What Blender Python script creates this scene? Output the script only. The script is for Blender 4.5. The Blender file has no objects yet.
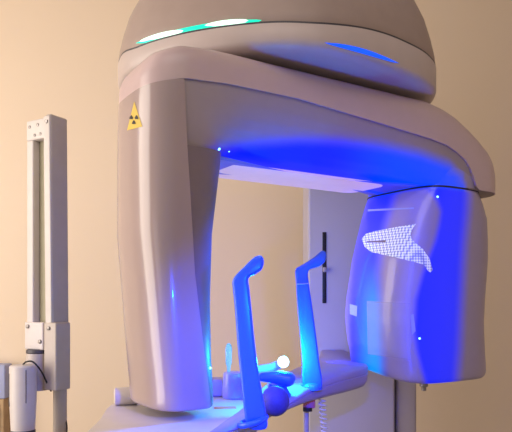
import bpy, bmesh, math, random
from mathutils import Vector, Matrix
from mathutils.bvhtree import BVHTree
random.seed(4)
PI = math.pi
ZC = 1.45                       # eye height
F = 620.0
sc = bpy.context.scene
col = sc.collection

# ------------------------------------------------------------------ materials
def mat(name, color, rough=0.5, metal=0.0, coat=0.0, noise=0.04, nscale=30.0, bump=0.0,
        emit=None, estr=0.0, trans=0.0, sss=0.0, alpha=1.0, spec=0.5):
    m = bpy.data.materials.new(name)
    m.use_nodes = True
    nt = m.node_tree
    b = nt.nodes['Principled BSDF']
    tc = nt.nodes.new('ShaderNodeTexCoord')
    nz = nt.nodes.new('ShaderNodeTexNoise')
    nz.inputs['Scale'].default_value = nscale
    nz.inputs['Detail'].default_value = 3
    nt.links.new(tc.outputs['Object'], nz.inputs['Vector'])
    rp = nt.nodes.new('ShaderNodeValToRGB')
    lo = [max(0, c * (1 - noise)) for c in color]
    hi = [min(1, c * (1 + noise)) for c in color]
    rp.color_ramp.elements[0].position = 0.3
    rp.color_ramp.elements[1].position = 0.7
    rp.color_ramp.elements[0].color = (*lo, 1)
    rp.color_ramp.elements[1].color = (*hi, 1)
    nt.links.new(nz.outputs['Fac'], rp.inputs['Fac'])
    nt.links.new(rp.outputs['Color'], b.inputs['Base Color'])
    b.inputs['Roughness'].default_value = rough
    b.inputs['Metallic'].default_value = metal
    b.inputs['Coat Weight'].default_value = coat
    b.inputs['Coat Roughness'].default_value = 0.06
    b.inputs['Specular IOR Level'].default_value = spec
    b.inputs['Transmission Weight'].default_value = trans
    b.inputs['Subsurface Weight'].default_value = sss
    b.inputs['Subsurface Scale'].default_value = 0.03
    b.inputs['Alpha'].default_value = alpha
    if emit:
        b.inputs['Emission Color'].default_value = (*emit, 1)
        b.inputs['Emission Strength'].default_value = estr
    if bump:
        bp = nt.nodes.new('ShaderNodeBump')
        bp.inputs['Strength'].default_value = bump
        bp.inputs['Distance'].default_value = 0.002
        nt.links.new(nz.outputs['Fac'], bp.inputs['Height'])
        nt.links.new(bp.outputs['Normal'], b.inputs['Normal'])
    return m

M = {
    'shell': mat('pearl_shell', (.54, .41, .43), .38, coat=.15, noise=.02),
    'cap': mat('cap_taupe', (.34, .26, .235), .5, noise=.03),
    'ring': mat('ring_pale', (.50, .42, .41), .4, noise=.02),
    'under': mat('underbody_grey', (.34, .29, .31), .5, noise=.02),
    'cover': mat('gloss_cover', (.38, .295, .30), .24, coat=.5, noise=.03, nscale=8),
    'inner': mat('inner_grey', (.20, .15, .16), .45, noise=.04),
    'sensor': mat('sensor_plastic', (.36, .29, .34), .30, coat=.5, noise=.02),
    'column': mat('column_lilac', (.50, .48, .63), .45, noise=.02, nscale=6),
    'rail': mat('rail_grey', (.40, .36, .42), .4, noise=.02),
    'black': mat('black_rubber', (.008, .008, .010), .5),
    'darkgrey': mat('dark_grey', (.05, .045, .06), .45),
    'table': mat('table_white', (.66, .60, .60), .4, noise=.02),
    'carriage': mat('carriage_light_tint', (.30, .27, .58), .4, noise=.02),  # blue light falling on the white carriage put into base colour
    'support': mat('support_translucent_light_tint', (.02, .13, .85), .3, coat=.2, sss=.2, noise=.02),  # white supports; the blue light on them is put into this colour
    'white': mat('arm_white', (.60, .55, .54), .42, noise=.03),
    'offwhite': mat('arm_side_grey', (.47, .41, .38), .45, noise=.03),
    'olive': mat('arm_web', (.34, .31, .22), .6, noise=.05),
    'metal': mat('steel', (.30, .28, .28), .45, metal=1.0),
    'ball': mat('round_knob', (.05, .04, .18), .6, noise=.12, nscale=200),
    'red': mat('red_label', (1.0, .26, .12), .5),
    'yellow': mat('warning_yellow', (.70, .50, .08), .5),
    'green': mat('green_light_guide', (.0, .55, .38), .3, emit=(0, .80, .52), estr=.85),
    'greenlit': mat('green_led_window', (.7, .95, .85), .3, emit=(.62, 1, .80), estr=.95),
    'bluelit': mat('blue_led_window', (0, .1, .9), .3, emit=(.0, .08, 1), estr=1.0),
    'led': mat('led_lens', (.6, .9, 1), .2, emit=(.35, .95, 1), estr=5),
    'ledsmall': mat('led_small', (.2, .5, 1), .2, emit=(.2, .6, 1), estr=4),
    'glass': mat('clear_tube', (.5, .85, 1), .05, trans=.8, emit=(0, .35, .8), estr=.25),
    'wood': mat('cabinet_tan', (.45, .30, .16), .5, noise=.15),
    'cord': mat('coil_cord', (.78, .78, .80), .5),
    'pane': mat('sensor_window', (.55, .50, .72), .4, coat=.3, noise=.02, alpha=.38),
    'sticker': mat('sticker_pale', (.38, .42, .66), .5),
    'pale_glow': mat('underside_pale_glow', (.55, .45, .55), .5, emit=(.50, .34, .50), estr=.6),  # pale light on the arm's bottom put into emission
    'cup': mat('cup_translucent_light_tint', (.30, .30, .80), .3, coat=.3, sss=.3),  # blue light on the cup put into base colour
    'pink': mat('pink_collar', (.55, .16, .30), .5),
}

def wall_mat(name, c1, c2):
    m = bpy.data.materials.new(name); m.use_nodes = True
    nt = m.node_tree; b = nt.nodes['Principled BSDF']
    tc = nt.nodes.new('ShaderNodeTexCoord')
    nz = nt.nodes.new('ShaderNodeTexNoise'); nz.inputs['Scale'].default_value = 1.2
    nt.links.new(tc.outputs['Object'], nz.inputs['Vector'])
    rp = nt.nodes.new('ShaderNodeValToRGB')
    rp.color_ramp.elements[0].color = (*c1, 1); rp.color_ramp.elements[1].color = (*c2, 1)
    nt.links.new(nz.outputs['Fac'], rp.inputs['Fac'])
    nt.links.new(rp.outputs['Color'], b.inputs['Base Color'])
    n2 = nt.nodes.new('ShaderNodeTexNoise'); n2.inputs['Scale'].default_value = 160
    nt.links.new(tc.outputs['Object'], n2.inputs['Vector'])
    bp = nt.nodes.new('ShaderNodeBump'); bp.inputs['Strength'].default_value = .15
    bp.inputs['Distance'].default_value = .002
    nt.links.new(n2.outputs['Fac'], bp.inputs['Height'])
    nt.links.new(bp.outputs['Normal'], b.inputs['Normal'])
    b.inputs['Roughness'].default_value = .85
    return m

def honeycomb_mat():
    m = bpy.data.materials.new('perforated_grille'); m.use_nodes = True
    nt = m.node_tree; b = nt.nodes['Principled BSDF']
    tc = nt.nodes.new('ShaderNodeTexCoord')
    vo = nt.nodes.new('ShaderNodeTexVoronoi'); vo.inputs['Scale'].default_value = 165
    vo.inputs['Randomness'].default_value = 0.0
    nt.links.new(tc.outputs['Object'], vo.inputs['Vector'])
    rp = nt.nodes.new('ShaderNodeValToRGB')
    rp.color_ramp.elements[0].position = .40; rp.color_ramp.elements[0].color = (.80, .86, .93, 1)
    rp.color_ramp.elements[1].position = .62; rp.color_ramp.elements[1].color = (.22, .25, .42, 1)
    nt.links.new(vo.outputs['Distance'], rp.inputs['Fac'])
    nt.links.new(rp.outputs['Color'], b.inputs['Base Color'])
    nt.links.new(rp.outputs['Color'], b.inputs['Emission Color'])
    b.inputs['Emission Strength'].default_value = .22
    b.inputs['Roughness'].default_value = .5
    return m
M['comb'] = honeycomb_mat()

def painted_glow_plastic(name, base, rough, coat):
    """plastic shell with blue light painted into colour and emission where the 'glow' attribute is set"""
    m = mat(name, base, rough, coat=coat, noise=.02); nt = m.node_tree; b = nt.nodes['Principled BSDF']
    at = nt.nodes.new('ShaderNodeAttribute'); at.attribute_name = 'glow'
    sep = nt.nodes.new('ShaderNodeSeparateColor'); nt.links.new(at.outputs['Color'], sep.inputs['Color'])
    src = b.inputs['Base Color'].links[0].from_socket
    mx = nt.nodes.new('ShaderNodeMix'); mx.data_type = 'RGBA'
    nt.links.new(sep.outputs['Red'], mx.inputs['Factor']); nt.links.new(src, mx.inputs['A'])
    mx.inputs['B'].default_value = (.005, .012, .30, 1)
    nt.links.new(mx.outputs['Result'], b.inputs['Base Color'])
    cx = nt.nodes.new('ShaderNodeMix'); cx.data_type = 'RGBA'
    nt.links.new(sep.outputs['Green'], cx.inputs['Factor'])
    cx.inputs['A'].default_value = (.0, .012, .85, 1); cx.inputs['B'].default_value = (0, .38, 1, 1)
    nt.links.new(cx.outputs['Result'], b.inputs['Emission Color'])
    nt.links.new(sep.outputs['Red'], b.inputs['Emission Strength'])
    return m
M['sensor'] = painted_glow_plastic('sensor_painted_glow', (.34, .29, .46), .3, .4)  # blue light on the head painted into colour and emission
M['under'] = painted_glow_plastic('underbody_painted_glow', (.34, .28, .29), .5, 0)  # same painted blue light on the arm underside

# ------------------------------------------------------------------ helpers
def lw(u, v, z):                # rotating-arm frame (u along the arm, v away from the viewer, z above eye height)
    return Vector((-.073 + .848 * u - .53 * v, 1.1 + .53 * u + .848 * v, ZC + z))

def mk(name, verts, faces, m, parent=None, smooth=True, sharp=40, offset=None):
    """verts in world space; parent roots are unrotated so we just subtract their location"""
    off = Vector((0, 0, 0))
    p = parent
    while p is not None:
        off += p.location; p = p.parent
    me = bpy.data.meshes.new(name)
    me.from_pydata([Vector(v) - off for v in verts], [], faces)
    bm = bmesh.new(); bm.from_mesh(me)
    bmesh.ops.recalc_face_normals(bm, faces=bm.faces)
    bm.to_mesh(me); bm.free()
    me.materials.append(m)
    if smooth:
        for f in me.polygons: f.use_smooth = True
        me.set_sharp_from_angle(angle=math.radians(sharp))
    o = bpy.data.objects.new(name, me)
    col.objects.link(o)
    if parent is not None: o.parent = parent
    return o

def root(name, loc, label, cat, group=None):
    o = bpy.data.objects.new(name, None); col.objects.link(o)
    o.location = loc; o['label'] = label; o['category'] = cat
    if group: o['group'] = group
    return o

def interp(tab, x):
    if x <= tab[0][0]: return tab[0][1]
    for (a, fa), (b, fb) in zip(tab, tab[1:]):
        if x <= b: return fa + (fb - fa) * (x - a) / (b - a)
    return tab[-1][1]

def sstep(a, b, x):
    t = min(1, max(0, (x - a) / (b - a))); return t * t * (3 - 2 * t)

def rows_mesh(rows, closed=True, cap0=False, cap1=False):
    n = len(rows[0]); V = [p for r in rows for p in r]; Fs = []
    for i in range(len(rows) - 1):
        for j in range(n if closed else n - 1):
            k = (j + 1) % n
            Fs.append((i * n + j, i * n + k, (i + 1) * n + k, (i + 1) * n + j))
    for flag, idx in ((cap0, 0), (cap1, len(rows) - 1)):
        if flag:
            r = rows[idx]; c = sum((Vector(p) for p in r), Vector()) / n
            V.append(c); ci = len(V) - 1
            for j in range(n): Fs.append((idx * n + j, idx * n + (j + 1) % n, ci))
    return V, Fs

def rr(u0, u1, v0, v1, rl, rg, nl=70, ns=14, nc=12):
    """rounded rectangle, fixed point count; rl / rg = corner radius at the left / right end"""
    P = []
    def line(a, b, n):
        for i in range(n): P.append((a[0] + (b[0] - a[0]) * i / n, a[1] + (b[1] - a[1]) * i / n))
    def arc(cx, cy, r, a0, a1):
        for i in range(nc): 
            a = a0 + (a1 - a0) * i / nc
            P.append((cx + r * math.cos(a), cy + r * math.sin(a)))
    line((u0 + rl, v0), (u1 - rg, v0), nl); arc(u1 - rg, v0 + rg, rg, -PI / 2, 0)
    line((u1, v0 + rg), (u1, v1 - rg), ns); arc(u1 - rg, v1 - rg, rg, 0, PI / 2)
    line((u1 - rg, v1), (u0 + rl, v1), nl); arc(u0 + rl, v1 - rl, rl, PI / 2, PI)
    line((u0, v1 - rl), (u0, v0 + rl), ns); arc(u0 + rl, v0 + rl, rl, PI, 1.5 * PI)
    return P

def tube_rows(path, radii, n=16, up=Vector((0, 1, 0)), squash=1.0):
    rows = []
    path = [Vector(p) for p in path]
    for i, p in enumerate(path):
        t = (path[min(i + 1, len(path) - 1)] - path[max(i - 1, 0)]).normalized()
        a = t.cross(up).normalized(); b = t.cross(a).normalized()
        r = radii[i] if isinstance(radii, (list, tuple)) else radii
        rows.append([p + a * math.cos(2 * PI * j / n) * r + b * math.sin(2 * PI * j / n) * r * squash for j in range(n)])
    return rows

def tube(name, path, radii, m, parent, n=16, up=Vector((0, 1, 0)), squash=1.0, sharp=50):
    V, Fs = rows_mesh(tube_rows(path, radii, n, up, squash), True, True, True)
    return mk(name, V, Fs, m, parent, sharp=sharp)

def smooth_path(pts, k=8):
    """Catmull-Rom through tuples of any length"""
    out = []
    n = len(pts)
    for i in range(n - 1):
        p0 = pts[max(i - 1, 0)]; p1 = pts[i]; p2 = pts[i + 1]; p3 = pts[min(i + 2, n - 1)]
        for s in range(k):
            t = s / k
            out.append(tuple(.5 * (2 * b + (c - a) * t + (2 * a - 5 * b + 4 * c - d) * t * t + (3 * b - a - 3 * c + d) * t ** 3)
                             for a, b, c, d in zip(p0, p1, p2, p3)))
    out.append(tuple(pts[-1])); return out

def box(name, cx, cy, cz, sx, sy, sz, m, parent, rot=0.0, bevel=.003, seg=3, tilt=None):
    bm = bmesh.new(); bmesh.ops.create_cube(bm, size=1)
    bmesh.ops.scale(bm, vec=(sx, sy, sz), verts=bm.verts)
    if bevel: bmesh.ops.bevel(bm, geom=bm.edges[:], offset=bevel, segments=seg, affect='EDGES', profile=.5)
    R = Matrix.Rotation(rot, 4, 'Z')
    if tilt: R = tilt @ R
    bmesh.ops.transform(bm, matrix=Matrix.Translation((cx, cy, cz)) @ R, verts=bm.verts)
    V = [v.co.copy() for v in bm.verts]; bm.verts.index_update()
    Fs = [tuple(v.index for v in f.verts) for f in bm.faces]
    bm.free()
    return mk(name, V, Fs, m, parent, sharp=35)

def lathe(name, base, axis, prof, m, parent, n=32, sharp=35):
    """prof = [(distance along axis, radius)]"""
    axis = Vector(axis).normalized()
    a = axis.orthogonal().normalized(); b = axis.cross(a)
    rows = [[Vector(base) + axis * d + (a * math.cos(2 * PI * j / n) + b * math.sin(2 * PI * j / n)) * r for j in range(n)] for d, r in prof]
    V, Fs = rows_mesh(rows, True, True, True)
    return mk(name, V, Fs, m, parent, sharp=sharp)

def ball(name, c, r, m, parent, sq=(1, 1, 1)):
    bm = bmesh.new(); bmesh.ops.create_uvsphere(bm, u_segments=32, v_segments=20, radius=r)
    bmesh.ops.scale(bm, vec=sq, verts=bm.verts); bmesh.ops.translate(bm, vec=c, verts=bm.verts)
    bm.verts.index_update()
    V = [v.co.copy() for v in bm.verts]; Fs = [tuple(v.index for v in f.verts) for f in bm.faces]; bm.free()
    return mk(name, V, Fs, m, parent, sharp=80)

def surf(o):
    dg = bpy.context.evaluated_depsgraph_get(); dg.update()
    off = Vector((0, 0, 0)); p = o
    while p is not None:
        off += p.location; p = p.parent
    me = o.data
    return BVHTree.FromPolygons([v.co + off for v in me.vertices], [tuple(f.vertices) for f in me.polygons])

EYE = Vector((0, 0, ZC))
def ray(px, py): return Vector(((px - 256) / F, 1, (300 - py) / F)).normalized()

def decal(name, outline, surface, m, parent, lift=.0006, step=3.0, thick=.0004):
    """a thin skin that follows a curved surface: outline in bearings from the survey point, draped with ray hits"""
    bm = bmesh.new()
    vs = [bm.verts.new((x, y, 0)) for x, y in outline]
    bm.faces.new(vs)
    xs = [p[0] for p in outline]; ys = [p[1] for p in outline]
    x = math.floor(min(xs)) + step
    while x < max(xs):
        bmesh.ops.bisect_plane(bm, geom=bm.verts[:] + bm.edges[:] + bm.faces[:], plane_co=(x, 0, 0), plane_no=(1, 0, 0)); x += step
    y = math.floor(min(ys)) + step
    while y < max(ys):
        bmesh.ops.bisect_plane(bm, geom=bm.verts[:] + bm.edges[:] + bm.faces[:], plane_co=(0, y, 0), plane_no=(0, 1, 0)); y += step
    bm.verts.index_update()
    V = []
    for v in bm.verts:
        d = ray(v.co.x, v.co.y)
        hit, nrm, _, _ = surface.ray_cast(EYE, d)
        if hit is None:
            hit, nrm, _, _ = surface.find_nearest(V[-1] if V else EYE + d * 1.4)
        if nrm.dot(d) > 0: nrm = -nrm
        V.append(hit + nrm * lift)
    Fs = [tuple(v.index for v in f.verts) for f in bm.faces]; bm.free()
    return mk(name, V, Fs, m, parent, sharp=80)

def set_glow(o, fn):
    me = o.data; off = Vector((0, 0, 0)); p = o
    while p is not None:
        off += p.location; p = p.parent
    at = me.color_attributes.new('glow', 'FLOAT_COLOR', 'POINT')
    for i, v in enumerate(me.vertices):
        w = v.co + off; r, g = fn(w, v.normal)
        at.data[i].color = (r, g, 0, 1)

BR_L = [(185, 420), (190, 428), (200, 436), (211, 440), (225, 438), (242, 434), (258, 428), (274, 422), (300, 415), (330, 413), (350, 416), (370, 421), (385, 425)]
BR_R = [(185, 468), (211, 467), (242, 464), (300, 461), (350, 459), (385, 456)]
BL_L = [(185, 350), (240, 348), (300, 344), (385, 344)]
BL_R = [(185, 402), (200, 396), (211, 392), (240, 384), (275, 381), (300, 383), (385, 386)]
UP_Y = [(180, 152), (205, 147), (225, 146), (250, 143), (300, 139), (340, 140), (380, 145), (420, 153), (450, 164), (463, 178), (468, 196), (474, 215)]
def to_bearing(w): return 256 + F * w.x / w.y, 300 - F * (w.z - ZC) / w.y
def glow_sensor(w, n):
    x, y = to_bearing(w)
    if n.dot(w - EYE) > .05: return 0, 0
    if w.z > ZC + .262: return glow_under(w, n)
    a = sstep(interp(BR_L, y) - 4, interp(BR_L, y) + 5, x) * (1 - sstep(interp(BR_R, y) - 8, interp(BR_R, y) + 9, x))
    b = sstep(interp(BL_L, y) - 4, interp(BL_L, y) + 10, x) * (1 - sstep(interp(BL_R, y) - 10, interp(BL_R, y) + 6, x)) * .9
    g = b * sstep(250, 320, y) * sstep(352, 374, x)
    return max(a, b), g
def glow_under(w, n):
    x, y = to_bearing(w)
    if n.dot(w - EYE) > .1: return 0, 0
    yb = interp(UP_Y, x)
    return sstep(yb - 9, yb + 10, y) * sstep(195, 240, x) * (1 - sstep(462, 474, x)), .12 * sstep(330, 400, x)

# ------------------------------------------------------------------ room
def struct(name, V, Fs, m):
    o = mk(name, V, Fs, m, None, smooth=False); o['kind'] = 'structure'; return o
def slab(name, x0, x1, y0, y1, z0, z1, m):
    V = [(x, y, z) for x in (x0, x1) for y in (y0, y1) for z in (z0, z1)]
    return struct(name, V, [(0, 1, 3, 2), (4, 6, 7, 5), (0, 4, 5, 1), (2, 3, 7, 6), (0, 2, 6, 4), (1, 5, 7, 3)], m)
WALL = wall_mat('wall_cream', (.78, .64, .50), (.82, .68, .54))
FLOOR = wall_mat('floor_vinyl', (.30, .25, .20), (.34, .29, .24))
CEIL = wall_mat('ceiling_white', (.7, .66, .6), (.74, .7, .64))
slab('wall_back', -2.4, 2.4, 2.6, 2.7, 0, 2.8, WALL)
slab('wall_left', -2.5, -2.4, -2.2, 2.7, 0, 2.8, WALL)
slab('wall_right', 2.4, 2.5, -2.2, 2.7, 0, 2.8, WALL)
slab('floor', -2.5, 2.5, -2.2, 2.7, -.1, 0, FLOOR)
slab('ceiling', -2.5, 2.5, -2.2, 2.7, 2.8, 2.9, CEIL)
slab('baseboard_back', -2.4, 2.4, 2.585, 2.6, 0, .09, CEIL)

# ------------------------------------------------------------------ the panoramic x-ray machine
R = root('panoramic_xray_machine', (.29, 2.0, 0),
         'large mauve-grey panoramic x-ray machine with blue glow painted on rotating arm and sensor head, and patient supports', 'x-ray machine')

# --- column
def worldbox(name, x0, x1, y0, y1, z0, z1, m, parent, bevel=.006):
    return box(name, (x0 + x1) / 2, (y0 + y1) / 2, (z0 + z1) / 2, x1 - x0, y1 - y0, z1 - z0, m, parent, bevel=bevel)
colm = worldbox('column', .160, .426, 1.90, 2.12, .04, ZC + .56, M['column'], R, .008)
worldbox('slot', .2035, .2155, 1.8975, 1.91, ZC - .010, ZC + .208, M['black'], colm, .002)
worldbox('slide_knob', .2045, .2145, 1.885, 1.90, ZC + .085, ZC + .10, M['rail'], colm, .003)
worldbox('column_rail', .434, .497, 1.915, 2.08, .04, ZC + .50, M['rail'], R, .008)
worldbox('rail_gap', .424, .436, 1.93, 2.06, .04, ZC + .50, M['darkgrey'], R, .001)
worldbox('base_plate', .02, .60, 1.70, 2.35, 0, .04, M['rail'], R, .01)

# --- top housing (ring below, cap above)
CAPO = [(-.305, 1.43), (-.292, 1.33), (-.24, 1.245), (-.13, 1.175), (0.0, 1.135), (.10, 1.135), (.19, 1.175), (.29, 1.255),
        (.37, 1.335), (.415, 1.43), (.412, 1.56), (.36, 1.74), (.27, 1.95), (.10, 2.03), (-.1, 1.93), (-.25, 1.70)]
def closed_smooth(pts, k=8):
    n = len(pts); out = []
    for i in range(n):
        p0, p1, p2, p3 = (pts[(i + d) % n] for d in (-1, 0, 1, 2))
        for s in range(k):
            t = s / k
            out.append(tuple(.5 * (2 * b + (c - a) * t + (2 * a - 5 * b + 4 * c - d) * t * t + (3 * b - a - 3 * c + d) * t ** 3)
                             for a, b, c, d in zip(p0, p1, p2, p3)))
    return out
CO = closed_smooth(CAPO)
def inset(poly, d):
    n = len(poly); out = []
    for i in range(n):
        a = Vector(poly[i - 2]); b = Vector(poly[(i + 2) % n]); t = (b - a).normalized()
        nrm = Vector((-t.y, t.x))      # polygon runs counter-clockwise seen from above: inward normal
        out.append((poly[i][0] + nrm.x * d, poly[i][1] + nrm.y * d))
    return out
def seam_rise(x): return .001 + .022 * sstep(.08, .30, x) + .014 * sstep(.235, .30, -x)
def caprow(d, z):
    k = sstep(.476, .503, z)
    return [Vector((x, y, ZC + z + k * seam_rise(x))) for x, y in inset(CO, d)]
V, Fs = rows_mesh([caprow(.10, .462), caprow(.03, .462), caprow(.010, .464), caprow(.003, .469), caprow(0, .476), caprow(0, .503), caprow(.002, .5065)], True, True, True)
ring = mk('housing_ring', V, Fs, M['ring'], R, sharp=50)
V, Fs = rows_mesh([caprow(.004, .5065), caprow(.002, .510), caprow(.004, .53), caprow(.012, .565), caprow(.025, .61), caprow(.048, .66), caprow(.06, .69), caprow(.12, .70)], True, True, True)
cap = mk('housing_cap', V, Fs, M['cap'], R, sharp=50)
V, Fs = rows_mesh([caprow(.0035, .505), caprow(.0012, .505), caprow(.0012, .5085), caprow(.0035, .5085)])
mk('housing_seam', V, Fs, M['darkgrey'], cap)

# --- rotating arm : shell over the top
ZS = [(-.13, .368), (-.10, .374), (-.06, .383), (.031, .389), (.18, .389), (.406, .373), (.546, .362), (.60, .355), (.635, .343), (.665, .328), (.685, .308), (.700, .280), (.708, .262), (.9, .262)]
ZT = [(-.12, .416), (-.10, .434), (-.06, .446), (0, .4515), (.05, .4525), (.546, .452), (.60, .443), (.64, .431), (.681, .412), (.72, .389), (.753, .366), (.775, .345), (.795, .318), (.820, .285)]
UE = .820
def shell_row(d, zf):
    P = rr(-.119 + d, UE - d * .4, 0 + d, .262 - d, max(.012, .075 - d), max(.012, .07 - d * .5))
    return [lw(u, v * (1 - .18 * (1 - sstep(-.12, .2, u))), zf(u)) for u, v in P]
rows = [shell_row(.006, lambda u: interp(ZS, u) + .001), shell_row(0, lambda u: interp(ZS, u)),
        shell_row(0, lambda u: interp(ZS, u) * .6 + interp(ZT, u) * .4)]
for d, q in ((0, .028), (.0015, .019), (.005, .011), (.011, .005), (.020, .001), (.032, 0), (.06, -.001), (.09, -.001)):
    rows.append(shell_row(d, lambda u, q=q: max(interp(ZS, u) + .001, interp(ZT, u) - min(q, .7 * (interp(ZT, u) - interp(ZS, u))))))
V, Fs = rows_mesh(rows, True, False, True)
arm = mk('overhead_arm', V, Fs, M['shell'], R, sharp=60)

# underbody
def gsc(u): return sstep(-.02, .10, u) * (1 - sstep(.40, .60, u))
def under_row(d, f):
    A = rr(-.105, .712, .004, .228, .06, .03); B = rr(-.105 + d, .712 - d, .004 + d, .228 - d, max(.01, .06 - d * .5), max(.008, .03 - d * .2))
    out = []
    for (ua, va), (ub, vb) in zip(A, B):
        g = gsc(ua)
        u = ua; v = va + (vb - va) * (.12 + .88 * g)
        zt = interp(ZS, ua) + .004; zb = .264 + .008 * g
        out.append(lw(u, v, zt + (zb - zt) * f))
    return out
rows = [under_row(0, 0), under_row(.002, .12), under_row(.006, .28), under_row(.013, .45), under_row(.024, .62), under_row(.040, .78), under_row(.060, .90), under_row(.085, .98), under_row(.10, 1.0)]
dense = []
for a, b in zip(rows, rows[1:]):
    for k in range(4): dense.append([p.lerp(q_, k / 4) for p, q_ in zip(a, b)])
rows = dense + [rows[-1]]
V, Fs = rows_mesh(rows, True, False, True)
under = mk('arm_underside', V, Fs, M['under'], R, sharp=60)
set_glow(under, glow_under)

P = rr(.045, .50, .085, .215, .03, .03, 30, 8, 8)
V, Fs = rows_mesh([[lw(u, v, z) for u, v in P] for z in (.2700, .2655)], True, True, True)
mk('underside_glow_plate', V, Fs, M['pale_glow'], under)  # added plate, glows to imitate the paler light on the flat underside

# --- tube head on the left: glossy outer cover + dark inner body
def se(cu, cv, hu, hv, n, t):
    c, s = math.cos(t), math.sin(t)
    return (cu + hu * math.copysign(abs(c) ** (2 / n), c), cv + hv * math.copysign(abs(s) ** (2 / n), s))
LH = [(.400, -.0425, .0812), (.385, -.0425, .0812), (.26, -.0445, .0811), (.12, -.0541, .0707), (0, -.0513, .0628), (-.1, -.0464, .0593), (-.16, -.0414, .0582), (-.2, -.040, .0578)]
LH.sort()
SEAM = sorted([(.39, -.0602), (.27, -.0545), (.187, -.0488), (.045, -.0399), (-.076, -.0236), (-.182, -.0078), (-.25, 0)])
def lh(z): return interp([(a, b) for a, b, c in LH], z), interp([(a, c) for a, b, c in LH], z)
def seam_t(z, k=0.0):
    cu, hu = lh(z); x = (interp(SEAM, z) + k - cu) / hu
    return math.acos(math.copysign(abs(x) ** 1.7, x))
def head_row(z, t0, t1, n, sc_=1.0, grow=0.0, zz=None):
    cu, hu = lh(z)
    return [lw(*se(cu, .10, (hu + grow) * sc_, (.10 + grow) * sc_, 3.4, t0 + (t1 - t0) * i / n), z if zz is None else zz) for i in range(n + 1)]
def zscov(u): return interp(ZS, u) 
zl = [-.178 + i * (.268 + .178) / 24 for i in range(25)]
rows = []
for z, s in ((-.1925, .95), (-.1915, .975), (-.1885, .990), (-.184, .998)):
    t = seam_t(z); rows.append(head_row(z, t, 2 * PI - t, 60, s, .0015))
for z in zl + [.30, .34]:
    t = seam_t(z); rows.append(head_row(z, t, 2 * PI - t, 60, 1, .0015))
# top row follows the shell seam
t = seam_t(.385); cu, hu = lh(.385)
top = []
for i in range(61):
    u, v = se(cu, .10, hu + .0015, .1015, 3.4, t + (2 * PI - 2 * t) * i / 60); top.append(lw(u, v, zscov(u) - .0015))
rows.append(top)
V, Fs = rows_mesh(rows, False)
cover = mk('tube_head_cover', V, Fs, M['cover'], R, sharp=60)
cs = surf(cover)
rows = []
rows.append(head_row(-.1922, 0, 2 * PI, 80, .945)[:-1])
for z, s in ((-.1912, .970), (-.1885, .985), (-.183, .995)): rows.append(head_row(z, 0, 2 * PI, 80, s)[:-1])
for z in [-.175] + [z for z in zl if z > -.17]: rows.append(head_row(z, 0, 2 * PI, 80, .999)[:-1])
V, Fs = rows_mesh(rows, True, True, True)
inner = mk('tube_head_body', V, Fs, M['inner'], R, sharp=60)

# trefoil warning label on the cover
lab = decal('warning_label', [(134.5, 101.5), (127.3, 130.5), (142.5, 126.5)], cs, M['yellow'], cover, .0006)
def blob(cx, cy, w, h, ang, n=10):
    return [(cx + w * math.cos(a) * math.cos(ang) - h * math.sin(a) * math.sin(ang), cy + w * math.cos(a) * math.sin(ang) + h * math.sin(a) * math.cos(ang)) for a in [2 * PI * i / n for i in range(n)]]
def trefoil_blade(cx, cy, a0):
    pts = []
    for r, rng in ((1.3, (a0 - .5, a0 + .5)), (5.0, (a0 + .5, a0 - .5))):
        for i in range(5):
            a = rng[0] + (rng[1] - rng[0]) * i / 4
            pts.append((cx + r * math.cos(a) * .9, cy + r * math.sin(a)))
    return pts
for a in (PI / 2, PI * 7 / 6, PI * 11 / 6):
    decal('trefoil_blade', trefoil_blade(134.4, 119.3, a), cs, M['black'], lab, .0012, 30)

# --- sensor head on the right
SH = sorted([(.30, .66, .094), (.262, .6568, .0974), (.235, .660, .116), (.2, .6626, .1326), (.15, .657, .144), (.1, .650, .1526), (0, .6347, .1574), (-.06, .6311, .1571), (-.13, .6362, .1555), (-.17, .6429, .152), (-.25, .644, .151)])
def sh(z): return interp([(a, b) for a, b, c in SH], z), interp([(a, c) for a, b, c in SH], z)
def even(P, n):
    L = [0]
    for i in range(len(P)): L.append(L[-1] + math.dist(P[i], P[(i + 1) % len(P)]))
    out = []; j = 0
    for i in range(n):
        d = L[-1] * i / n
        while L[j + 1] < d: j += 1
        t = (d - L[j]) / (L[j + 1] - L[j]); a = P[j]; b = P[(j + 1) % len(P)]
        out.append((a[0] + (b[0] - a[0]) * t, a[1] + (b[1] - a[1]) * t))
    return out
def sens_row(z, s=1.0, n=200, grow=0):
    cu, hu = sh(z); out = []
    k = sstep(.05, -.19, z)
    for u, v in even([se(cu, .13, (hu + grow) * s, (.125 + grow) * s, 4.0, 2 * PI * i / 400) for i in range(400)], n):
        out.append(lw(u, v, z + k * .20 * max(0, v * .8 + .02) ))
    return out
rows = [sens_row(-.197, .93), sens_row(-.1962, .96), sens_row(-.193, .980), sens_row(-.188, .992), sens_row(-.180, .999)]
z = -.165
while z < .250: rows.append(sens_row(z)); z += .0083
rows += [sens_row(.252), sens_row(.262), sens_row(.285), sens_row(.31, .995), sens_row(.335, .97), sens_row(.345, .9)]
V, Fs = rows_mesh(rows, True, True, True)
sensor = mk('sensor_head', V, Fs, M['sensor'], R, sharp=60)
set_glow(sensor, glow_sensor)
ss = surf(sensor)
# dark joint between arm and sensor head
V, Fs = rows_mesh([sens_row(.2595, 1, 200, .0012), sens_row(.2635, 1, 200, .0012)], True, True, True)
mk('joint_gap', V, Fs, M['black'], sensor)
# thin lip plate the arm shell ends in
P = rr(.66, .818, .002, .260, .03, .07, 20, 8, 8)
V, Fs = rows_mesh([[lw(u, v, z) for u, v in P] for z in (.2615, .2645)], True, True, True)
mk('arm_lip', V, Fs, M['inner'], arm)

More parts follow.
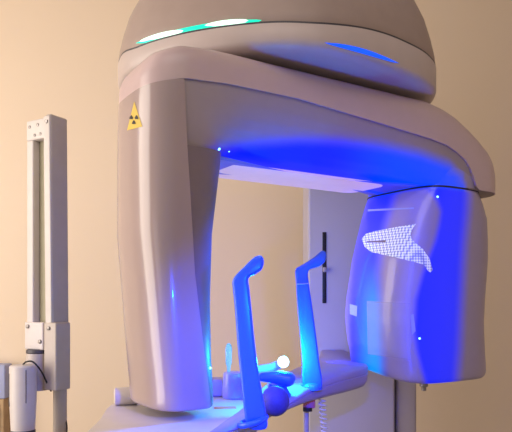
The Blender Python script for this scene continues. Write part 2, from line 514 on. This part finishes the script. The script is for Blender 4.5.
wing = [(362, 239), (366, 234), (374, 231.5), (390, 228.5), (404, 225.8), (416, 224), (412.5, 229), (410.5, 234), (411.5, 239), (416, 243.5), (423, 249.5), (429, 258), (432.5, 270), (430, 272.5), (427, 270), (424, 265), (418, 263), (400, 258.5), (384, 255), (371, 252), (365, 247)]
wg = decal('grille', wing, ss, M['comb'], sensor, .0008)
decal('grille_logo', [(367, 241.2), (386, 240.4), (386, 242.4), (367, 243)], ss, M['inner'], wg, .0014)
pane = decal('sensor_window', [(367, 301), (410, 303), (410.5, 360), (368, 354)], ss, M['pane'], sensor, .0008)
decal('status_strip', [(368, 209.5), (414, 207.5), (414, 209), (368, 211.5)], ss, M['sticker'], sensor, .0007)
decal('sticker', [(350, 304), (357.5, 306), (357, 316.5), (350, 314)], ss, M['sticker'], sensor, .0007)
decal('latch', [(410.5, 315), (413.5, 314), (415.5, 331), (412, 335)], ss, M['sticker'], sensor, .0007)
for (px, py) in ((419.5, 338.5), (437.5, 196.8)):
    h, n, _, _ = ss.ray_cast(EYE, ray(px, py))
    ball('indicator_led', h + n * .0005, .0024, M['ledsmall'], sensor)
lathe('fixing_screw', (.395, 1.46, ZC - .185), (0, 0, -1), [(0, .010), (.018, .010), (.020, .006), (.028, .006), (.029, .004)], M['metal'], sensor, 20)
# leds under the arm
us = surf(under)
for (px, py) in ((219, 149), (229, 151.5)):
    h, n, _, _ = us.ray_cast(EYE, ray(px, py))
    if h is not None: ball('indicator_led', h, .0026 if px < 225 else .0014, M['ledsmall'], under)
h, n, _, _ = surf(inner).ray_cast(EYE, ray(210, 368))
if h is not None: ball('indicator_led', h, .0024, M['ledsmall'], inner)

# green light guide on the ring, blue window beneath it
rs = surf(ring); cps = surf(cap)
def lens(x0, y0, x1, y1, h0, h1, bow=0, n=14, p=.6):
    up, dn = [], []
    for i in range(n + 1):
        t = i / n; w = max(0, math.sin(PI * t)) ** p
        x = x0 + (x1 - x0) * t; y = y0 + (y1 - y0) * t - bow * math.sin(PI * t)
        up.append((x, y - h0 * w)); 
        if 0 < i < n: dn.append((x, y + h1 * w))
    return up + dn[::-1]
both = BVHTree.FromPolygons([v.co + R.location for v in cap.data.vertices], [tuple(f.vertices) for f in cap.data.polygons])
gl = decal('green_light_guide', lens(136, 43.5, 262, 20.5, 2.8, 4.0, 4.0, 24, .45), both, M['green'], cap, .0012, 3)
decal('green_led_window', lens(140, 42, 184, 31, 2.2, 2.2, 1.2, 14, .4), both, M['greenlit'], gl, .0022, 3)
decal('green_led_window', lens(205, 26, 249, 21, 2.2, 2.2, .8, 14, .4), both, M['greenlit'], gl, .0022, 3)
decal('blue_led_window', lens(324, 42.5, 399, 63.5, 1.0, 4.0, 3.6, 20, .8), rs, M['bluelit'], ring, .0010, 3)

# --- patient table, carriage, supports
V = []
Pz = [(-.250, .80), (-.285, 1.10), (-.290, 1.30), (-.27, 1.42), (-.16, 1.50), (.06, 1.50), (.06, 1.25), (-.02, .80)]
Pz = [(-.225, .80), (-.265, 1.10), (-.279, 1.22), (-.272, 1.30), (-.23, 1.37), (-.10, 1.42), (-.01, 1.41), (.0, 1.30), (-.02, 1.12), (-.028, .97), (-.022, .80)]
Pc = closed_smooth(Pz, 6)
def tr(d, z): return [Vector((x, y, ZC + z)) for x, y in inset(Pc, d)]
V, Fs = rows_mesh([tr(.02, -.240), tr(.004, -.238), tr(0, -.232), tr(0, -.218), tr(.003, -.212), tr(.010, -.210)], True, True, True)
tab = mk('patient_table', V, Fs, M['table'], R, sharp=50)
lathe('side_grip', (-.283, 1.235, ZC - .192), (1, .25, 0), [(0, .012), (.002, .017), (.02, .018), (.045, .018), (.047, .010)], M['table'], tab, 24)
box('red_marker', -.060, 1.205, ZC - .2095, .042, .018, .003, M['red'], tab, .12, .0008)

ST = [(.90, -.075, -.055, -.194), (.94, -.062, -.032, -.192), (.976, -.052, -.009, -.190), (1.078, -.024, .042, -.186), (1.19, .005, .098, -.172), (1.24, .025, .130, -.164),
      (1.30, .050, .172, -.158), (1.393, .085, .238, -.154), (1.45, .105, .262, -.153), (1.55, .135, .268, -.153), (1.7, .175, .270, -.153), (1.91, .20, .272, -.153)]
SP = smooth_path(ST, 6)
def carr_row(y, xl, xr, z):
    th = z + .201; w = xr - xl; e = min(.006, w * .3)
    pr = [(xl, z - th * .9), (xl, z - e * .6), (xl + e * .6, z), (xl + w * .5, z + .001), (xr - e * .6, z), (xr, z - e * .6), (xr - .0005, z - th * .30), (xr - .002, z - th * .32), (xr - .002, z - th * .36), (xr - .0005, z - th * .38),
          (xr - .002, z - th * .72), (xr - .008 * min(1, w / .04), z - th * .93), (xr - .016 * min(1, w / .05), z - th), (xl + e, z - th)]
    return [Vector((a, y, ZC + b)) for a, b in pr]
V, Fs = rows_mesh([carr_row(*s) for s in SP], True, True, True)
carr = mk('carriage', V, Fs, M['carriage'], R, sharp=50)

def W(px, py, Y): return Vector(((px - 256) / F * Y, Y, ZC + (300 - py) / F * Y))
def blade(outline, Y, th, lean=0.0):
    """flat rounded blade, outline drawn in the upright plane at depth Y"""
    P = closed_smooth([((a - 256) / F * Y, (300 - b) / F * Y) for a, b in outline[::-1]], 4)
    rows = []
    for y, d in ((-.5, .0045), (-.46, .0020), (-.34, .0006), (-.15, 0), (.15, 0), (.34, .0006), (.46, .0020), (.5, .0045)):
        rows.append([Vector((a, Y + y * th, ZC + b)) for a, b in inset(P, d)])
    V, Fs = rows_mesh(rows, True, False, False)
    n = len(P); Fs.append(tuple(range(n))); Fs.append(tuple(range(7 * n, 8 * n)))
    return mk('head_support', V, Fs, M['support'], R, sharp=50)
s1 = blade([(232.5, 281), (237, 274), (245, 266), (251, 260), (256, 256.5), (261.5, 256), (263.8, 261), (262, 269), (255, 274.5), (248.5, 278.5), (249.5, 290), (251.5, 310), (255, 345), (260, 380), (265.5, 410), (267.5, 424), (264, 429), (251, 429), (246, 422), (243.5, 405), (240.5, 375), (238, 350), (235, 310), (233, 290)], .95, .020)
s2 = blade([(295.3, 270), (300, 266), (305, 263), (314, 257), (321.5, 251), (325.8, 253), (325.3, 261), (319, 266.5), (308.5, 270.8), (309, 285), (312, 305), (316, 335), (319, 360), (321.5, 388), (303.5, 388), (302, 360), (299.5, 330), (297, 300), (296, 282)], 1.22, .024)
tube('blade_joint', [W(296.6, 284.2, 1.2065), W(308.6, 283.6, 1.2065)], .0012, M['carriage'], s2, 8, Vector((0, 1, 0)))
ring_pts = [(Vector((-.005, .952, ZC - .186)) + Vector((math.cos(a) * .020, math.sin(a) * .020, math.cos(a) * .006))) for a in [2 * PI * i / 28 for i in range(29)]]
tube('support_collar', ring_pts, .0045, M['support'], s1, 12, Vector((0, 0, 1)))
lathe('support_collar', (.108, 1.225, ZC - .176), (0, 0, 1), [(0, .024), (.006, .024), (.012, .021), (.015, .016)], M['support'], s2, 28)

# chin rest group
lathe('chin_rest_post', (.040, 1.150, ZC - .183), (0, 0, 1), [(0, .026), (.008, .025), (.020, .018), (.028, .016)], M['support'], R, 28)
cr = tube('chin_rest', smooth_path([(.004, 1.14, ZC - .004 - .138), (.016, 1.14, ZC - .004 - .1375), (.035, 1.14, ZC - .004 - .138), (.055, 1.14, ZC - .004 - .141), (.066, 1.14, ZC - .004 - .144), (.071, 1.14, ZC - .004 - .146)], 5),
     [.004, .0065, .0075, .0085, .009, .0095, .010, .0105, .011, .0115, .012, .0125, .013, .013, .013, .0135, .0135, .0135, .013, .0125, .0115, .0105, .009, .007, .005, .002], M['support'], R, 20, Vector((0, 1, 0)), 1.5)
lampb = tube('lamp_arm', [(.000, 1.225, ZC - .140), (.030, 1.222, ZC - .134), (.050, 1.21, ZC - .124)], [.010, .009, .008], M['carriage'], R, 18)
ball('positioning_lamp', (.0525, 1.195, ZC - .1195), .0110, M['led'], lampb)
kn = ball('round_knob', (.0316, 1.03, ZC - .168), .0240, M['ball'], R, (1, 1, 1.05))
lathe('knob_stem', (.0316, 1.03, ZC - .180), (-.5, .8, 0), [(0, .008), (.05, .008)], M['darkgrey'], kn, 18)

# small block and bite stick on the table behind the left support
worldbox('control_block', -.105, -.048, 1.335, 1.39, ZC - .209, ZC - .172, M['carriage'], R, .006)
cup = lathe('bite_block_holder', (-.045, 1.33, ZC - .209), (0, 0, 1), [(0, .027), (.002, .028), (.05, .026), (.054, .024), (.056, .010)], M['cup'], R, 32)
g = lathe('bite_block', (-.0585, 1.33, ZC - .155), (0, 0, 1), [(0, .0035), (.014, .004), (.018, .0065), (.050, .0070), (.058, .0055), (.062, .002)], M['glass'], cup, 20)

# red-collared rod under the carriage and the coiled cord
rod = tube('support_rod', [(.1025, 1.26, .02), (.1025, 1.26, ZC - .195)], .0052, M['rail'], R, 16, Vector((1, 0, 0)))
lathe('rod_foot', (.1025, 1.26, 0), (0, 0, 1), [(0, .06), (.015, .06), (.03, .02), (.04, .008)], M['rail'], rod)
lathe('rod_collar', (.108, 1.26, ZC - .219), (0, 0, 1), [(0, .011), (.001, .0125), (.016, .0125), (.018, .011)], M['pink'], rod, 24)
lathe('rod_nut', (.104, 1.25, ZC - .224), (0, 0, 1), [(0, .0095), (.007, .0095)], M['black'], rod, 24)
hel = []
N = 520
for i in range(N + 1):
    t = i / N; a = t * 2 * PI * 34
    hel.append((.138 + .024 * t + .0066 * math.cos(a), 1.30 + .0066 * math.sin(a), ZC - .203 - .32 * t))
cc = tube('coiled_cord', hel, .0019, M['cord'], R, 6, Vector((.1, .2, 1)))
lathe('hand_switch', (.162, 1.30, ZC - .61), (0, 0, 1), [(0, .010), (.01, .014), (.07, .014), (.09, .006)], M['white'], cc, 20)

# ------------------------------------------------------------------ intraoral x-ray unit, folded, on the left
Y0 = 1.70
Q = root('folding_xray_arm', (-.55, Y0, 0), 'pale folded double-bar dental x-ray arm on a slim pole with small tube head', 'x-ray arm')
ang = -math.radians(30)
def q(a, b, z, base=(-.630, Y0)):      # a along the front face (to the right), b away from viewer
    return Vector((base[0] + a * .866 + b * .5, base[1] - a * .5 + b * .866, ZC + z))
def qbox(name, a0, a1, b0, b1, z0, z1, m, parent, lean0=0, lean1=0, bevel=.004):
    """lean: shift along a at z0 / z1"""
    bm = bmesh.new(); bmesh.ops.create_cube(bm, size=1)
    bmesh.ops.scale(bm, vec=(a1 - a0, b1 - b0, z1 - z0), verts=bm.verts)
    if bevel: bmesh.ops.bevel(bm, geom=bm.edges[:], offset=bevel, segments=3, affect='EDGES', profile=.5)
    bm.verts.index_update(); V = []
    for v in bm.verts:
        t = v.co.z / (z1 - z0) + .5
        V.append(q(v.co.x + (a0 + a1) / 2 + lean0 + (lean1 - lean0) * t, v.co.y + (b0 + b1) / 2, v.co.z + (z0 + z1) / 2))
    Fs = [tuple(v.index for v in f.verts) for f in bm.faces]; bm.free()
    return mk(name, V, Fs, m, parent, sharp=35)
hp = qbox('hinge_plate', .000, .094, .000, .05, .435, .490, M['white'], Q)
for a, z in ((.014, .472), (.046, .474), (.080, .478), (.034, .447), (.056, .448)):
    p = q(a, 0.001, z); lathe('rivet', p, (-.5, -.866, 0), [(0, .0042), (.0025, .0042), (.0035, .002)], M['metal'], hp, 14)
lft = qbox('lower_arm', .000, .026, .001, .050, -.085, .436, M['white'], Q, 0, 0)
qbox('arm_web', .024, .078, .022, .030, -.065, .437, M['olive'], lft, .004, 0, .001)
rgt = qbox('upper_arm', .074, .098, -.002, .058, -.240, .497, M['offwhite'], Q, .008, .0, .006)
qbox('front_trim', .072, .096, -.005, .012, -.070, .492, M['white'], rgt, .008, .0, .003)
qbox('joint_cover', .078, .124, -.008, .044, -.240, -.060, M['offwhite'], rgt, .0, .0, .004)
br = qbox('bracket', -.003, .070, -.004, .046, -.135, -.060, M['white'], Q)
for a, z in ((.012, -.072), (.060, -.112)):
    lathe('rivet', q(a, -.004, z), (-.5, -.866, 0), [(0, .0055), (.003, .0055), (.005, .0025)], M['metal'], br, 14)
lathe('rivet', q(.098, -.008, -.075), (-.5, -.866, 0), [(0, .0055), (.003, .0055), (.005, .0025)], M['metal'], rgt, 14)
lathe('rivet', q(.086, -.005, .476), (-.5, -.866, 0), [(0, .005), (.003, .005)], M['metal'], rgt, 14)
c0 = q(.034, .010, -.135)
lathe('swivel_ring', c0, (0, 0, -1), [(0, .029), (.004, .0305), (.008, .0305), (.010, .029)], M['darkgrey'], Q, 28)
lathe('swivel', c0 - Vector((0, 0, .010)), (0, 0, -1), [(0, .030), (.01, .031), (.09, .031), (.100, .029)], M['offwhite'], Q, 28)
hb = Vector((W(23, 400, 1.62).x, 1.62, ZC))
th_ = lathe('tube_head', hb + Vector((0, 0, -.168)), (0, 0, -1), [(0, .020), (.002, .031), (.006, .034), (.09, .034), (.13, .032), (.172, .030), (.176, .029)], M['white'], Q, 40)
lathe('head_band', hb + Vector((0, 0, -.338)), (0, 0, -1), [(0, .0305), (.004, .0315), (.012, .0315), (.018, .028)], M['darkgrey'], th_, 36)
lathe('head_cone', hb + Vector((0, 0, -.355)), (0, 0, -1), [(0, .028), (.12, .026), (.13, .022)], M['white'], th_, 36)
for dx, z0 in ((-.0285, -.19), (.0185, -.18)):
    yy = -math.sqrt(.0343 ** 2 - dx ** 2)
    x = hb.x + dx
    tube('vent_slot', [(x, 1.62 + yy, ZC + z0), (x, 1.62 + yy, ZC + z0 - .085)], .0012, M['darkgrey'], th_, 8)
cb = smooth_path([tuple(W(22, 366, 1.615)), tuple(W(26, 362, 1.61)), tuple(W(33, 362, 1.61)), tuple(W(41, 371, 1.62)), tuple(W(47, 383, 1.65)), tuple(W(51, 391, 1.70))], 8)
tube('power_cable', cb, .0022, M['black'], Q, 10, Vector((.1, 1, 0)))
pp = W(60, 400, 1.70)
lathe('pole', (pp.x, pp.y, 0), (0, 0, 1), [(0, .14), (.02, .14), (.04, .03), (.06, .0185), (ZC - .235, .0185)], M['offwhite'], Q, 32)
tube('pole_cable', smooth_path([tuple(W(66, 420, 1.70)), tuple(W(67, 428, 1.69)), tuple(W(67, 450, 1.69)), (pp.x + .03, 1.68, .6), (pp.x + .03, 1.68, .05)], 6), .002, M['black'], Q, 8, Vector((.1, 1, 0)))

# cabinet just entering the frame at lower left
C = root('low_cabinet', (-1.2, 2.5, 0), 'tan low cabinet at the left edge against the cream wall', 'cabinet')
x1 = (4 - 256) / F * 2.5
worldbox('cabinet_body', x1 - .5, x1, 2.5, 2.59, 0, ZC - .40, M['wood'], C, .006)
worldbox('cabinet_door', x1 - .48, x1 - .02, 2.488, 2.5, .08, ZC - .42, M['wood'], C, .003)
B_ = worldbox('white_box', x1 - .35, x1 + .002, 2.505, 2.58, ZC - .40, ZC - .262, M['sticker'], None, .006)
B_['label'] = 'pale bluish-white box on top of the tan cabinet at the left edge'; B_['category'] = 'box'

# ------------------------------------------------------------------ lights
def area(name, loc, target, sx, sy, power, color):
    l = bpy.data.lights.new(name, 'AREA'); l.shape = 'RECTANGLE'; l.size = sx; l.size_y = sy
    l.energy = power; l.color = color
    o = bpy.data.objects.new(name, l); col.objects.link(o); o.location = loc
    o.rotation_euler = (Vector(target) - Vector(loc)).to_track_quat('-Z', 'Y').to_euler(); return o
def spot(name, loc, target, power, color, size=60, blend=1, radius=.01):
    l = bpy.data.lights.new(name, 'SPOT'); l.energy = power; l.color = color; l.spot_size = math.radians(size); l.spot_blend = blend
    l.shadow_soft_size = radius
    o = bpy.data.objects.new(name, l); col.objects.link(o); o.location = loc
    o.rotation_euler = (Vector(target) - Vector(loc)).to_track_quat('-Z', 'Y').to_euler(); return o
def point(name, loc, power, color, radius=.01):
    l = bpy.data.lights.new(name, 'POINT'); l.energy = power; l.color = color; l.shadow_soft_size = radius
    o = bpy.data.objects.new(name, l); col.objects.link(o); o.location = loc; return o
WARM = (1, .90, .78)
area('window_light', (-2.2, 1.2, 1.6), (.1, 2.6, 1.3), 2.2, 2.0, 70, WARM)
area('window_left_pane', (-1.6, -.6, 1.55), (-.15, 1.1, 1.4), .12, .7, 1.2, (1, .95, .9))
area('window_right_pane', (-1.25, -.85, 1.55), (-.15, 1.1, 1.4), .07, .7, .7, (1, .95, .9))
area('ceiling_light', (.2, .2, 2.75), (.1, 1.6, .8), 1.4, 1.0, 11, (1, .9, .82))
BLUE = (0, .03, 1)
def strip(name, a, b, target, width, power, color=BLUE):
    """added unseen fill light, a narrow area from a to b facing target"""
    a, b, t = Vector(a), Vector(b), Vector(target)
    l = bpy.data.lights.new(name, 'AREA'); l.shape = 'RECTANGLE'; l.size = width; l.size_y = (b - a).length
    l.energy = power; l.color = color
    o = bpy.data.objects.new(name, l); col.objects.link(o)
    c = (a + b) / 2; y = (b - a).normalized(); z = -(t - c); z = (z - y * z.dot(y)).normalized(); x = y.cross(z)
    o.matrix_world = Matrix.Translation(c) @ Matrix((x, y, z)).transposed().to_4x4()
    return o
strip('underarm_fill', lw(.08, -.03, .225), lw(.52, -.03, .225), lw(.30, .03, .30), .006, .45)  # these four are added blue fills, hovering unseen by arm and sensor head
strip('sensor_fill_front', lw(.490, -.045, .24), lw(.465, -.035, .03), lw(.54, .03, .12), .006, .16)
strip('sensor_fill_front_lower', lw(.465, -.035, .03), lw(.470, -.035, -.19), lw(.54, .03, -.08), .006, .16)
strip('sensor_fill_rear', lw(.46, .215, .24), lw(.425, .215, -.17), lw(.55, .20, .04), .006, .5)
point('positioning_lamp_glow', (.052, 1.175, ZC - .110), 3, (0, .4, 1), .008)
spot('support_glow', lw(.1, .0, .25), (.03, 1.0, ZC - .12), 22, (0, .04, 1), 90, 1, .01)
spot('support_front_fill', (.1, .62, ZC + .0), (.03, .97, ZC - .08), 30, (0, .04, 1), 60, 1, .01)  # added unseen blue fill floating in front of the supports

w = bpy.data.worlds.new('World'); sc.world = w; w.use_nodes = True
w.node_tree.nodes['Background'].inputs[0].default_value = (1, .9, .84, 1)
w.node_tree.nodes['Background'].inputs[1].default_value = .48

# ------------------------------------------------------------------ camera
cd = bpy.data.cameras.new('camera'); co = bpy.data.objects.new('camera', cd); col.objects.link(co)
co.location = EYE; co.rotation_euler = (PI / 2, 0, 0)
cd.sensor_width = 36; cd.lens = F / 512 * 36; cd.shift_y = (300 - 216) / 512; cd.clip_start = .01
sc.camera = co
sc.view_settings.view_transform = 'Standard'
sc.view_settings.look = 'None'
